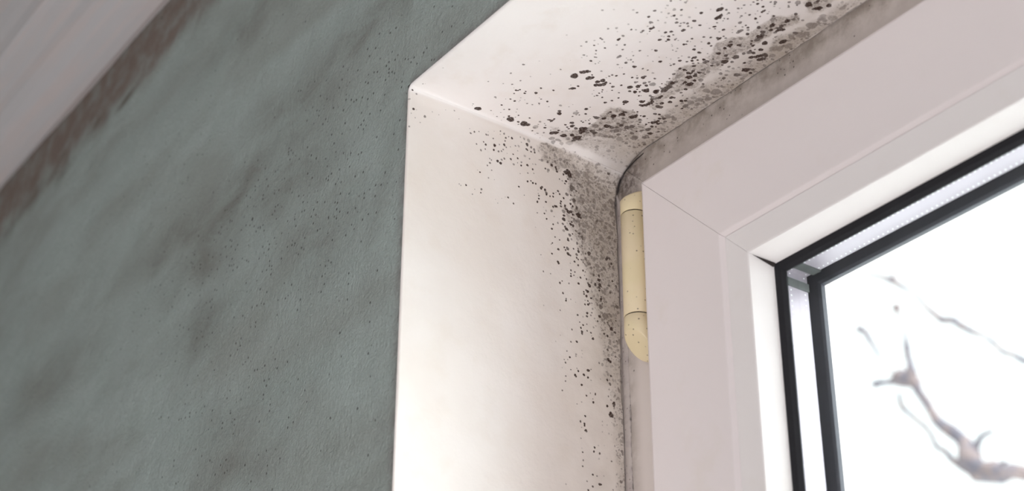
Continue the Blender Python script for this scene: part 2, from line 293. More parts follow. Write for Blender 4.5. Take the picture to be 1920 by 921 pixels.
# ---------------------------------------------------------------- where the mould grows, in the recess's own millimetres
SOFFIT_SPOTS = '''44,427,176,10 62,639,210,10 70,728,221,10 74,750,137,10 65,379,46,6 51,384,31,5 293,322,51,6 430,375,60,7 535,383,70,8 618,571,50,7 549,554,40,4 466,481,45,4 401,461,56,7 323,401,46,5 344,446,56,8 323,473,31,4 311,496,66,10 316,506,51,10 328,510,56,10 281,505,51,10 333,546,51,10 316,552,66,10 354,601,92,10 408,595,66,10 433,662,66,10 193,439,62,7 188,448,41,6 226,520,57,9 225,550,72,10 211,498,36,4 268,560,36,6 245,571,41,6 232,574,31,5 264,590,31,6 321,661,51,9 326,645,31,5 323,703,67,10 242,623,52,8 249,654,47,8 281,677,57,9 272,685,36,6 287,741,36,6 149,515,62,10 70,498,47,7 119,553,47,8 137,576,62,10 165,610,42,7 138,623,36,7 84,555,36,6 39,561,47,8 48,530,26,4 56,597,42,8 82,613,68,10 95,649,37,8 119,653,52,10 66,690,74,10 46,705,47,7 134,720,58,10 23,602,37,4 138,790,74,6 81,801,158,4 69,800,63,7 110,799,42,7 105,850,79,10 127,838,42,10 138,821,32,10 39,809,53,10 33,850,64,6 61,875,53,7 103,893,42,7 126,931,69,10 183,826,63,10 180,842,63,10 192,841,63,10 206,840,63,10 183,820,47,10 287,815,94,10 266,830,136,10 334,786,83,6 616,666,211,10 666,674,113,10 678,684,150,10 691,695,131,10 700,707,67,10 647,742,166,10 661,753,121,10 681,737,53,10 617,814,129,10 647,802,129,10 631,832,144,10 674,817,144,10 648,843,144,10 670,842,83,10 549,744,72,10 498,724,61,10 510,733,114,10 519,741,91,10 534,705,34,6 351,833,35,7 382,836,27,6 420,929,39,8 391,924,109,10 348,954,74,10 781,649,74,10 716,562,26,3 775,685,48,6 791,694,41,6 806,690,37,6 739,755,60,6 568,838,34,6 534,854,34,6 524,878,46,8 538,885,69,9 564,879,54,10 584,883,46,10 601,873,53,10 726,820,60,8 744,826,68,8 750,850,71,10 705,816,38,6 677,866,53,10 660,898,91,10 630,917,50,10 540,920,61,10 545,984,69,10 508,967,89,10 449,1052,74,10 433,1050,39,10 604,901,31,4 908,748,81,8 887,747,67,6 951,803,52,7 877,813,85,9 913,817,67,7 905,839,52,7 875,872,104,10 881,878,60,10 838,788,63,7 821,814,34,5 829,826,34,5 886,923,63,9 889,955,56,9 968,925,44,5 989,958,96,10 1016,928,37,4 995,1028,59,10 1012,1035,74,9 1005,1013,33,6 1054,1041,89,10 1069,1018,52,6 998,1090,89,10 787,873,60,10 788,930,68,10 817,940,45,6 800,955,75,8 821,978,113,10 835,980,83,9 883,996,67,5 851,1037,68,9 898,1102,53,9 941,1095,90,8 698,927,68,10 634,963,53,9 590,995,61,10 681,1000,84,10 693,1028,114,10 711,977,144,10 742,1008,129,10 759,1012,53,10 719,1022,53,10 710,1048,61,10 677,1069,57,10 684,1078,31,10 764,972,83,8 773,978,53,8 788,1017,106,8 776,1040,95,10 811,1032,76,7 805,1060,159,6 738,1069,167,10 753,1067,84,10 732,1049,61,7 763,1120,175,10 776,1121,91,10 715,1118,76,8 711,1136,92,8 641,1120,138,10 653,1126,69,10 609,1137,85,10 612,1150,131,10 624,1160,131,10 642,1165,116,10 658,1171,108,10 677,1165,108,10 693,1147,92,9 702,1159,115,6 717,1167,100,7 731,1175,100,10 748,1175,76,10 797,1149,182,9 821,1148,182,9 845,1147,151,8 805,1127,91,8 870,1141,166,7 894,1151,113,7 881,1127,90,7 809,1109,53,7 838,1098,45,10 650,1193,62,5 655,1224,131,9 659,1241,131,9 693,1222,115,10 674,1203,62,7 767,1228,115,10 775,1243,69,9 729,1250,115,10 774,1295,107,10 723,1305,77,7 690,1309,35,4 720,1347,70,10 644,1086,31,6 580,1050,146,10 590,1058,85,10 557,1060,62,10 541,1139,47,8 542,1171,62,10 587,1262,101,9 597,1285,86,10 618,1328,156,4 630,1356,78,5 232,946,118,10 207,967,127,10 216,968,79,10 195,928,71,10 182,951,63,10 174,968,63,10 200,999,111,9 319,931,47,10 286,909,51,10 276,979,51,10 273,994,55,10 294,996,43,8 307,1009,43,10 322,1006,39,7 283,1033,71,10 139,825,28,10 184,837,79,10 174,839,55,10 178,814,39,10 324,902,133,5 331,911,78,6 312,898,55,7 344,894,55,6 312,916,63,6 353,1026,141,9 364,1035,63,6 353,1008,55,6 373,1065,126,10 426,1093,164,10 322,1129,182,10 285,1075,174,6 275,1118,87,8 323,1083,79,5 217,1030,174,10 229,1041,143,10 194,1043,159,10 207,1048,199,7 175,1053,72,10 204,1081,88,7 232,1094,143,8 227,1115,135,9 233,1083,71,10 84,917,159,10 95,929,159,10 106,940,80,10 92,978,80,10 99,988,160,10 103,1000,80,10 131,1025,128,10 112,1061,160,9 130,1068,160,10 147,1075,72,10 92,1066,104,9 120,1085,120,8 36,951,160,5 12,976,137,5 43,986,120,5 42,1004,96,5 88,1029,120,5 26,1026,121,4 57,1063,201,3 326,1161,135,8 236,1187,128,6 247,1215,120,5 296,1182,103,6 312,1203,135,7 342,1183,87,7 56,878,48,6 19,841,28,6 28,889,24,6 5,884,20,6 100,894,40,6 126,955,40,7 159,988,40,6 463,1114,109,10 476,1117,101,10 495,1116,101,10 469,1129,102,10 439,1151,78,8 484,1180,133,10 495,1189,148,10 509,1190,94,10 477,1186,94,10 521,1212,55,10 529,1230,94,10 487,1234,94,8 469,1251,71,8 446,1257,47,9 522,1260,43,8 376,1190,134,9 379,1164,95,7 342,1177,79,8 378,1229,166,8 408,1243,150,8 328,1205,238,4 381,1298,63,10 408,1315,63,8 416,1319,63,7 399,1317,48,7 437,1336,158,8 476,1333,95,10 489,1351,55,9 473,1292,71,10 496,1293,59,10 510,1312,133,10 524,1320,118,10 541,1324,94,10 518,1341,94,10 531,1348,79,8 565,1314,94,10 580,1332,117,9 560,1359,102,7 348,1292,119,7 305,1280,64,8 291,1238,119,7 321,1333,200,6 307,1326,80,6 332,1342,80,6 357,1376,136,7 371,1395,72,7 380,1376,96,6 411,1374,135,10 409,1366,79,10 457,1400,71,8 479,1381,71,6 491,1403,134,5 479,1426,71,7 525,1407,55,6 577,1404,118,4 622,1363,101,6 607,1342,156,5 614,1382,156,5 718,1303,69,7 251,1237,120,4 259,1273,200,4 285,1308,80,5 243,1334,96,6 247,1308,80,5 274,1364,56,5 285,1391,64,5 274,1408,80,6 300,1425,96,7 311,1408,104,5 240,1394,105,5 251,1409,56,5 314,1367,56,4 401,1430,96,5 366,1433,80,4 313,1297,32,5 119,1287,121,4 160,1291,161,3 1162,424,64,6 1058,545,65,7 886,406,44,4 899,526,66,7 854,527,55,6 968,566,58,9 966,579,55,9 900,578,55,10 955,602,47,5 922,587,40,4 934,553,51,4 917,637,59,10 871,614,55,9 846,631,52,8 821,645,55,8 824,653,48,8 799,588,66,7 802,606,44,5 774,594,44,3 1200,469,50,3 1089,576,72,5 1068,599,43,3 975,670,51,7 1016,647,87,10 613,431,45,2 1256,551,64,4 1250,581,64,8 1313,646,78,9 1257,653,78,10 1226,691,93,8 1231,700,50,6 1262,711,54,6 1324,682,57,4 1385,670,63,5 1362,678,49,3 1425,658,70,8 1339,717,64,6 1380,720,92,5 1400,751,71,9 1343,751,78,10 1330,744,43,5 1329,780,61,8 1306,800,89,9 1366,779,64,5 1378,824,71,4 1459,727,77,6 1473,726,49,5 1459,693,56,5 1313,822,57,7 1326,832,68,8 1293,834,61,9 1332,851,79,8 1316,870,64,8 1275,872,93,10 1268,872,79,10 1281,875,72,10 1317,893,57,5 1271,753,64,4 1308,731,50,3 1150,606,57,4 1125,646,61,9 1137,667,50,6 1058,645,80,7 1027,646,65,10 1001,703,66,9 962,721,62,8 1152,703,72,9 1137,703,65,7 1186,724,86,10 1202,731,72,10 1193,729,72,10 1168,734,47,10 1193,699,50,5 1212,723,43,5 1145,738,36,4 1069,751,47,5 1006,802,66,9 1048,851,44,4 1052,875,92,10 1207,809,83,10 1229,829,86,10 1190,846,83,10 1213,857,54,9 1140,826,94,10 1166,864,94,10 1148,864,55,10 1171,813,51,4 1174,826,47,4 1187,892,65,8 1198,891,43,8 1191,910,44,5 1198,772,47,4 1142,908,44,4 1133,919,44,5 1106,946,44,7 1108,968,51,6 1133,955,55,6 1183,956,80,10 1193,964,55,10 1216,952,65,8 1224,966,33,6 1248,956,65,10 1174,1025,37,10 976,775,40,3 899,748,89,8 912,788,37,5 904,806,44,6 990,871,44,5 1092,1021,44,5 1107,1059,74,7 1069,1077,67,9 1039,990,44,4 1111,1080,66,10 1093,1093,89,10 1036,961,37,4 1517,901,134,10 1528,905,134,10 1506,901,70,10 1537,908,70,10 1454,939,99,10 1468,943,135,10 1485,942,106,10 1497,938,49,10 1539,933,70,8 1526,962,63,8 1514,961,42,6 1479,973,50,8 1488,989,57,9 1462,980,43,6 1559,882,42,5 1456,799,49,3 1442,848,92,10 1370,864,100,10 1360,912,75,10 1431,966,50,9 1396,976,71,10 1403,981,54,10 1387,992,50,8 1372,968,47,7 1406,1034,86,10 1379,1029,50,6 1395,929,29,3 1494,866,49,3 1297,995,69,9 1315,1027,69,10 1332,1059,79,10 1333,1070,87,10 1341,1072,65,10 1322,1072,58,10 1362,1075,54,10 1356,1095,72,7 1257,1014,51,6 1269,1054,94,10 1259,1080,65,10 1207,1012,51,8 1181,1030,91,10 1175,1071,103,10 1212,1058,44,3 1195,1112,48,6 1123,1084,103,9 1132,1085,66,9 1115,1113,66,10 1139,1136,96,10 1137,1160,111,9 1175,1170,59,10 1123,1157,111,8 1623,916,63,7 1618,982,63,8 1581,976,70,8 1592,989,42,8 1556,996,42,4 1544,1032,64,8 1531,1035,42,7 1574,1033,49,6 1575,1060,70,9 1499,1064,99,8 1664,1004,56,9 1687,1011,56,9 1666,1031,77,10 1700,1028,49,7 1639,1008,49,5 1665,1069,77,10 1623,1071,42,6 1630,1095,70,10 1641,1096,77,10 1650,1097,49,10 1597,1113,53,8 1570,1107,81,10 1598,1079,39,5 1552,1137,60,7 1463,1066,46,8 1479,1100,57,6 1499,1105,57,9 1492,1126,71,10 1432,1072,43,4 1414,1089,43,5 1444,1112,122,8 1456,1115,93,7 1428,1113,79,7 1451,1161,100,10 1478,1140,79,6 1347,1138,101,8 1321,1157,131,10 1286,1152,95,10 1350,1192,94,10 1361,1194,72,7 1230,1158,110,10 1237,1159,73,10 1241,1200,103,9 1260,1255,176,9 1224,1226,95,8 1194,1238,170,10 1205,1243,74,10 1214,1270,96,8 1511,1211,121,9 1526,1170,107,9 1491,1230,122,9 1467,1239,136,8 1443,1237,151,8 1470,1216,86,8 1420,1221,65,10 1397,1237,65,10 1391,1255,94,10 1400,1257,51,10 1336,1282,146,8 1351,1275,73,10 1345,1304,102,10 1372,1288,51,10 1310,1266,102,8 1444,1291,159,10 1388,1315,123,10 1308,1321,132,10 1321,1331,88,10 1335,1344,124,10 1348,1351,110,10 1366,1365,160,9 1331,1382,161,9 1316,1372,132,10 1361,1379,110,9 1246,1331,88,10 1004,1114,82,10 1006,1128,52,10 1062,1135,82,10 1077,1115,67,8 1096,1135,59,8 995,1152,112,10 1001,1165,82,10 970,1179,150,10 1022,1161,90,10 997,1198,105,10 1033,1198,90,10 1009,1192,75,10 1067,1198,104,7 1066,1232,112,5 1040,1232,52,8 919,1227,166,10 933,1229,113,10 963,1225,98,10 920,1195,98,10 907,1194,53,10 943,1130,188,4 872,1240,99,10 838,1216,106,4 833,1241,76,8 820,1265,46,7 873,1307,53,7 988,1248,128,6 965,1285,75,9 944,1301,129,5 928,1342,190,4 951,1391,266,5 788,1313,92,10 808,1306,77,6 792,1348,192,5 835,1331,153,4 841,1369,191,4 875,1403,191,5 906,1416,92,6 1150,1226,96,7 1121,1207,74,10 1162,1248,67,8 1169,1289,89,7 1120,1273,52,6 1094,1297,104,7 1102,1331,90,6 1072,1340,105,8 1051,1341,45,8 1057,1320,45,6 1133,1307,89,4 998,1364,91,5 1009,1390,91,4 1011,1336,75,5 1042,1395,53,5 1170,1319,82,5 1195,1336,67,5 1200,1382,171,10 1186,1374,67,10 1217,1389,89,8 1226,1412,96,8 1195,1422,89,10 1137,1374,149,8 1151,1387,112,4 1159,1415,149,4 1131,1421,112,5 999,1434,114,3 963,1436,114,3 898,1377,91,4 838,1405,54,6 797,1390,154,4 878,1142,113,10 748,1346,154,7 1062,1418,34,6 1715,1075,60,9 1728,1095,90,8 1715,1103,60,8 1701,1113,53,5 1771,1150,75,8 1750,1166,45,8 1742,1175,60,8 1796,1187,150,6 1778,1198,53,8 1707,1146,45,3 1638,1127,53,6 1653,1122,38,5 1643,1165,69,10 1723,1244,99,9 1612,1175,76,5 1546,1206,69,7 1549,1235,108,10 1583,1213,138,10 1574,1214,92,10 1657,1248,130,10 1644,1250,69,10 1686,1263,91,7 1705,1279,69,6 1697,1290,38,7 1708,1306,76,6 1581,1268,154,9 1588,1283,116,10 1564,1266,100,10 1607,1254,115,9 1625,1261,77,8 1580,1250,92,8 1545,1268,93,7 1473,1226,117,10 1499,1250,47,8 1517,1298,62,7 1511,1358,164,10 1495,1357,94,10 1525,1360,93,10 1817,1240,165,10 1824,1250,75,10 1854,1257,112,7 1870,1255,90,10 1832,1301,150,10 1821,1291,113,10 1808,1281,75,8 1879,1323,135,10 1871,1320,67,10 1432,1363,196,4 1453,1387,196,4 1503,1409,195,4 1608,1383,232,4 1606,1352,116,8 1634,1401,154,4 1704,1375,268,5 1736,1397,92,5 1775,1374,190,4 1775,1401,114,5 1798,1362,151,4 1902,1397,150,4 1814,1416,227,3 1884,1448,75,4 1566,1365,155,4 1384,1403,158,4 -13,19,57,10 -30,46,61,6 62,47,46,5 71,58,27,4 255,51,37,5'''
JAMB_SPOTS = '''32,134,75,10 18,167,38,4 44,187,41,5 105,156,76,8 76,206,38,5 9,256,52,6 152,107,38,4 195,110,34,4 291,50,46,5 325,90,31,6 236,65,31,3 5,78,53,5 52,132,30,4 406,153,57,8 431,134,57,9 462,120,41,7 399,125,31,5 513,120,57,8 526,118,47,7 527,95,31,4 567,77,26,5 562,127,47,8 446,209,46,9 495,176,47,9 510,188,67,10 507,219,46,8 477,238,67,7 572,169,93,10 605,151,47,7 639,140,78,10 653,151,47,8 566,202,67,10 632,174,52,7 599,199,62,8 620,189,52,7 659,189,31,5 649,90,58,10 645,112,47,10 668,76,42,7 691,77,68,10 609,62,47,8 635,69,58,7 610,82,37,4 748,50,42,6 682,137,37,6 717,118,53,7 739,112,74,4 701,180,47,10 732,146,42,5 757,80,42,5 775,51,74,5 798,80,95,10 794,111,63,10 801,115,53,10 828,86,74,8 851,93,79,7 855,110,64,10 828,115,53,10 807,50,106,5 704,246,68,6 732,196,58,10 758,213,58,7 756,235,58,10 731,226,37,7 685,218,63,10 592,266,83,10 613,272,88,10 640,231,62,8 621,246,62,7 538,270,41,7 549,275,46,7 539,298,62,8 522,321,46,9 551,342,46,7 473,382,51,10 457,374,31,4 531,398,51,6 571,395,31,4 385,494,56,10 352,507,45,4 487,485,61,9 484,507,46,10 443,500,30,6 430,535,40,7 648,479,26,5 667,475,57,9 625,495,31,3 705,500,51,10 585,514,31,3 600,532,36,4 740,380,57,10 777,423,36,7 800,217,74,10 837,231,58,10 845,255,37,7 803,268,47,8 750,290,37,5 782,162,74,4 816,168,53,6 839,195,42,4 858,190,53,5 802,323,63,10 825,312,47,10 838,321,63,10 858,319,58,10 905,144,95,6 887,147,42,6 929,192,58,10 950,194,95,6 946,208,53,5 975,152,90,10 1003,156,69,10 1008,167,64,10 1013,181,75,10 945,143,64,8 962,109,48,7 1000,120,85,6 1031,225,43,10 1052,229,53,5 896,335,84,10 904,324,63,10 925,335,79,10 935,353,95,8 935,362,63,10 1020,309,69,10 1031,325,58,10 986,336,58,10 984,358,58,10 961,364,53,10 1005,323,32,6 880,390,52,9 880,409,57,10 870,433,68,10 876,377,37,6 931,412,63,10 874,356,31,4 1061,182,69,10 1067,164,64,10 1059,342,64,10 997,417,74,10 983,425,63,10 1007,415,74,10 1037,385,63,10 1040,370,63,10 1039,403,63,10 1067,393,58,10 1069,240,43,10 972,456,84,6 914,452,31,3 932,466,42,4 872,502,47,5 341,502,40,5 1351,43,76,9 1077,164,118,10 1101,159,161,10 1107,175,128,10 1091,150,128,10 1080,221,75,10 1093,202,53,10 1073,240,53,6 1120,252,149,8 1116,268,85,8 1083,309,106,8 1112,304,64,8 1135,330,106,8 1109,363,74,10 1124,373,64,10 1108,339,53,7 1069,386,63,8 1058,431,116,6 1059,456,74,10 1059,481,116,10 1080,410,74,10 1093,421,116,10 1110,415,95,10 1123,429,63,10 1154,375,96,8 1167,420,148,10 1153,418,74,10 1180,431,64,10 883,388,42,8 869,503,36,6 921,490,52,10 933,469,52,4 937,519,57,10 990,486,42,6 983,539,57,9 974,571,68,10 861,598,36,3 995,617,47,10 1027,625,47,10 977,660,41,10 968,671,31,10 1016,519,63,6 1058,555,84,5 1068,526,73,9 1078,538,94,10 1088,540,52,10 1052,513,73,8 1101,569,94,8 1089,606,78,10 1087,595,52,10 1113,592,63,6 1121,555,47,10 1144,528,63,8 1168,538,74,8 1187,553,84,8 1190,567,53,8 1153,609,63,8 1108,497,84,10 1125,501,84,10 1115,480,63,10 1133,456,74,7 1149,463,85,7 1166,460,85,6 1116,452,53,7 1302,411,80,8 1232,225,97,6 1174,211,64,8 1208,239,54,6 1153,262,64,8 1170,268,43,7 1285,281,129,4 1221,122,216,4 1166,142,183,4 1257,191,86,4 1295,168,43,7 1221,414,85,5 1251,404,107,4 1205,511,127,5 1199,470,127,4 1240,469,106,4 1287,453,107,4 1348,463,128,4 1333,517,160,4 1389,493,96,6 1415,324,162,5 1414,236,184,5 1353,207,87,5 1369,230,54,4 1328,225,97,3 1176,319,213,3 1203,303,128,4 1354,288,108,4 1338,343,97,4 1249,355,128,4 1243,326,53,5 1273,235,65,5 1241,262,86,4 1304,336,54,4 1370,425,54,5 1018,688,73,10 1060,662,52,10 1083,662,104,8 1069,676,52,10 1126,650,52,10 1087,694,94,10 1103,700,63,10 1148,680,84,8 1148,700,63,9 1159,708,47,10 1162,655,89,10 1159,638,52,8 1180,702,42,9 974,729,57,10 897,761,36,7 1016,767,77,10 1021,775,67,10 1103,749,42,4 1158,745,63,9 1133,729,63,10 1194,716,47,8 1204,722,47,7 1211,687,84,7 1213,653,63,8 1237,643,116,9 1186,612,63,7 913,860,51,8 964,858,41,6 1041,808,26,3 1107,792,57,10 1134,795,52,8 1106,814,47,10 1106,829,62,10 1127,818,47,8 1152,825,31,5 1172,819,62,10 1191,769,57,10 1206,773,42,8 1215,756,31,6 1201,797,42,6 1214,816,57,10 1241,713,73,7 1250,734,94,6 1270,725,63,5 1294,708,137,5 1300,736,126,4 1267,773,73,8 1305,767,73,9 1304,795,94,10 1299,790,52,10 1328,722,74,6 1345,707,84,6 1366,638,85,9 1360,645,74,8 1386,631,80,8 1399,660,74,9 1386,683,64,8 1417,688,42,6 1444,555,75,4 1400,773,63,10 1375,809,68,8 1425,798,68,8 1381,853,73,8 1363,761,53,5 1350,774,37,4 1029,895,67,9 1044,879,41,10 1091,880,52,7 1158,861,72,10 1224,839,62,8 1234,852,104,10 1248,829,52,7 1273,836,68,9 1276,826,52,10 1292,848,73,5 1308,823,94,9 1304,844,84,9 1302,863,63,10 1313,830,73,10 1330,866,84,5 1344,850,84,5 1193,903,52,10 1195,916,52,10 1220,893,88,10 1209,888,52,10 1212,924,78,10 1250,886,62,4 1049,953,61,10 1070,982,51,8 1069,994,56,10 1102,976,36,7 1136,984,31,4 963,942,26,3 1202,953,36,7 1221,952,52,9 1243,929,57,10 1265,910,47,5 1201,979,57,10 1223,973,72,10 1234,963,52,8 1248,959,47,7 1312,915,73,10 1313,926,52,10 1314,900,52,10 1321,939,52,8 1336,902,42,5 1350,921,73,5 1287,957,73,6 1288,931,52,4 1310,968,104,7 1307,957,62,8 1296,987,41,5 1253,992,62,5 912,1072,40,4 1027,1066,46,7 1148,1060,61,10 1185,1060,46,4 1215,1029,72,10 1213,1049,67,10 1247,1018,46,8 1240,1036,51,7 1300,1026,83,10 1339,1012,176,6 1379,1000,104,5 1369,991,52,7 1425,928,94,7 1432,935,63,5 1418,848,32,5 1462,760,63,6 1465,774,53,6 1153,604,73,7 975,663,41,10 1161,1100,41,9 1185,1111,56,10 1211,1099,41,8 1169,1133,61,10 1176,1154,71,10 1176,1166,71,10 1212,1139,46,10 1238,1144,56,9 1242,1162,31,6 1251,1177,77,10 1105,1162,51,9 1095,1240,50,8 1136,1227,66,10 1139,1231,41,10 1025,1219,40,3 992,1266,40,3 1066,1304,45,8 1085,1336,60,10 1047,1360,40,7 1070,1354,40,5 1055,1376,55,9 1171,1271,40,3 1175,1290,35,3 1169,1312,35,3 1129,1306,55,6 1128,1318,50,5 1092,1407,40,9 1134,1389,45,5 1143,1402,60,10 1121,1432,75,10 1127,1438,60,10 1181,1414,75,10 1209,1423,65,10 1210,1380,81,10 1218,1379,60,10 1232,1368,40,8 1230,1434,40,5 1164,1479,70,10 1056,1455,50,8 1053,1486,50,8 1031,1546,49,8 1032,1412,40,3 1286,1060,62,8 1257,1106,56,5 1307,1092,41,4 1330,1125,62,10 1353,1133,72,10 1382,1085,83,10 1382,1078,62,10 1406,1097,72,9 1414,1022,52,8 1356,1049,62,8 1334,1056,62,6 1367,1066,62,8 1416,1148,62,7 1352,1218,72,8 1373,1199,62,4 1406,1245,62,8 1356,1273,72,10 1370,1283,72,10 1360,1278,61,10 1292,1313,56,7 1324,1290,46,3 1428,1197,52,5 1409,1323,46,4 1372,1369,66,9 1346,1402,56,10 1364,1421,86,8 1356,1456,51,5 1427,1439,81,6 1430,1449,71,5 1400,1429,41,4 1459,1238,72,6 1222,1513,40,6 1258,1507,50,10 1297,1409,45,3 1425,1124,41,5 1407,1065,41,5 1459,986,63,5 1420,1164,52,5 1194,1535,56,10 1257,1512,51,10 1129,1600,39,6 1160,1581,45,4 1238,1543,40,6 1241,1562,68,10 1350,1498,51,7 1388,1527,80,10 1389,1536,85,9 1386,1546,68,9 1340,1558,74,10 1364,1598,113,10 1360,1608,113,10 1371,1608,102,8 1428,1554,57,5 1420,1565,46,4 1184,1656,61,10 1150,1696,61,10 1177,1702,61,10 1177,1713,61,10 1156,1729,39,5 1187,1741,78,10 1180,1741,56,10 1302,1658,45,4 1301,1680,45,3 1334,1671,45,3 1299,1720,45,3 1344,1719,56,3 1150,1793,44,6 1156,1847,33,3 1161,1869,50,9 1164,1914,49,8 1159,1949,49,9 1243,1823,61,10 1238,1847,61,10 1269,1806,44,3 1277,1849,61,10 1227,1980,60,10 1256,1981,49,7 1187,2026,49,7 1225,2047,60,10 1194,2074,60,10 1272,2024,77,10 1282,2023,55,10 1358,1875,50,8 1364,2035,49,6 1046,2073,49,4 1440,1631,91,5 1437,1614,57,5 1433,1804,90,7 1436,1818,67,6 1420,1977,89,7 1415,1711,90,4 1440,1735,68,3 1272,1880,55,3 1303,1970,44,3 1326,1866,33,2 1310,1796,33,2'''
SOFFIT_HAZE = [(0.62, 1.2, [(40.3, 102.5), (47.5, 101.3), (51.9, 107.3), (52.5, 116.5), (48.8, 123.4), (42.1, 133.0), (31.0, 134.3), (23.8, 124.3), (17.4, 109.8), (10.2, 105.7), (13.2, 98.3), (25.4, 105.4), (33.3, 105.0)]), (0.38, 2.0, [(11.9, 87.0), (15.6, 101.5), (20.1, 119.4), (31.0, 134.3), (40.0, 142.7), (23.5, 146.5), (3.7, 146.7), (5.6, 127.0), (6.5, 106.6)]), (0.62, 1.0, [(120.8, 112.4), (129.3, 109.3), (137.2, 112.2), (143.9, 116.6), (153.5, 117.1), (163.6, 116.9), (168.9, 121.1), (173.3, 126.3), (169.7, 129.9), (161.6, 128.2), (154.9, 125.2), (145.8, 126.3), (134.8, 125.1), (122.6, 124.9), (111.7, 123.3), (112.9, 116.5)]), (0.55, 1.0, [(90.0, 112.5), (93.9, 109.2), (99.9, 108.9), (107.9, 111.4), (113.7, 117.7), (112.5, 124.5), (101.9, 124.4), (91.6, 127.7), (87.8, 125.2), (87.9, 118.2)]), (0.5, 1.0, [(76.4, 115.7), (84.9, 112.4), (90.6, 113.2), (89.0, 124.2), (81.9, 120.6), (74.2, 121.5), (65.4, 123.1), (61.6, 122.5), (66.0, 114.9)]), (0.45, 1.5, [(112.9, 116.5), (125.2, 122.6), (111.8, 125.1), (96.3, 125.5), (87.8, 125.2), (96.5, 121.4)]), (0.6, 1.2, [(181.5, 121.6), (187.7, 119.6), (197.8, 132.0), (190.3, 132.1), (184.7, 132.1), (178.3, 130.9), (177.2, 126.3)]), (0.55, 1.8, [(150.1, 129.8), (159.1, 132.6), (165.7, 133.8), (171.3, 135.2), (177.0, 139.9), (186.0, 142.2), (196.3, 141.2), (204.3, 142.4), (197.9, 144.1), (178.1, 144.5), (154.2, 145.2), (137.7, 145.6), (113.7, 144.8), (85.9, 146.6), (67.9, 146.7), (45.8, 147.8), (25.3, 149.1), (7.4, 149.7), (13.4, 142.7), (35.6, 140.5), (46.2, 143.5), (63.1, 142.9), (70.4, 134.5), (79.1, 132.8), (90.1, 138.9), (96.6, 138.9), (109.4, 139.0), (116.5, 140.2), (133.4, 138.0), (142.0, 134.9), (146.8, 131.8)]), (0.42, 3, [(8.3, 140.8), (54.2, 130.7), (88.8, 128.2), (124.8, 134.5), (172.3, 135.0), (202.5, 138.5), (200.3, 142.8), (43.6, 147.7), (6.5, 150.5)])]
JAMB_HAZE = [(0.5, 1.6, [(86.4, 5.6), (94.1, 1.3), (107.7, 1.4), (127.4, 0.7), (141.4, 2.3), (146.6, 5.6), (123.1, 13.2), (109.4, 13.8), (99.7, 17.3), (92.1, 13.6)]), (0.62, 1.8, [(108.2, 15.7), (113.4, 10.2), (147.4, 6.4), (146.4, 55.3), (137.5, 61.7), (125.8, 61.9), (116.4, 54.6), (110.8, 47.8), (112.9, 36.5), (110.3, 28.6)]), (0.5, 3.0, [(105.2, 39.2), (112.5, 55.9), (119.9, 67.3), (124.5, 86.3), (130.2, 111.2), (146.1, 106.7), (147.2, 55.1), (137.7, 56.4), (126.1, 51.4)]), (0.38, 3.0, [(127.8, 102.0), (131.1, 120.8), (134.9, 142.3), (145.6, 139.5), (146.5, 96.5)]), (0.36, 3, [(137.5, 61.7), (147.9, 58.3), (145.8, 202.0), (140.3, 203.2), (137.1, 135.4), (134.3, 103.4)])]
# smudges on the green wall, the last two a broad darkening of its top: x, z from the recess corner (mm), half sizes, angle, strength
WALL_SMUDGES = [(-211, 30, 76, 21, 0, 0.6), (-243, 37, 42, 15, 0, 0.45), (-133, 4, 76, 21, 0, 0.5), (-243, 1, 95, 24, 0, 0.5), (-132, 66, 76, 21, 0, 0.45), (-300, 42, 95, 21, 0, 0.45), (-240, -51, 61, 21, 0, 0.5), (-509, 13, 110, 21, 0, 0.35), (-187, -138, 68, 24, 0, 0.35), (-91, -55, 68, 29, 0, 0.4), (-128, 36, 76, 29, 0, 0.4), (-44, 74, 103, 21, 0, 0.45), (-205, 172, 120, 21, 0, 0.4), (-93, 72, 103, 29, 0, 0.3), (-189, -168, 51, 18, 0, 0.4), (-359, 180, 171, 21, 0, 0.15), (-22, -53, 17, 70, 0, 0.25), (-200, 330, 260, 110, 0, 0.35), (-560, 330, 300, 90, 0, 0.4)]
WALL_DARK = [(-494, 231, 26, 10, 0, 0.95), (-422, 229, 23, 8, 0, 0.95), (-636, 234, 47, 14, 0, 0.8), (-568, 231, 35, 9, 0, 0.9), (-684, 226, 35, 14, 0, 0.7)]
WALL_SPECKS = [(-63, 21, 103, 38, 0, 0.5), (-93, -37, 163, 38, 0, 0.55), (-138, 10, 103, 35, 0, 0.6), (-197, -8, 120, 38, 0, 0.5), (-245, -30, 61, 35, 0, 0.4), (-73, -4, 42, 42, 0, 0.5), (-150, -83, 103, 32, 0, 0.35), (-180, -107, 110, 32, 0, 0.3), (-177, -158, 103, 32, 0, 0.35), (-346, 126, 129, 35, 0, 0.12)]

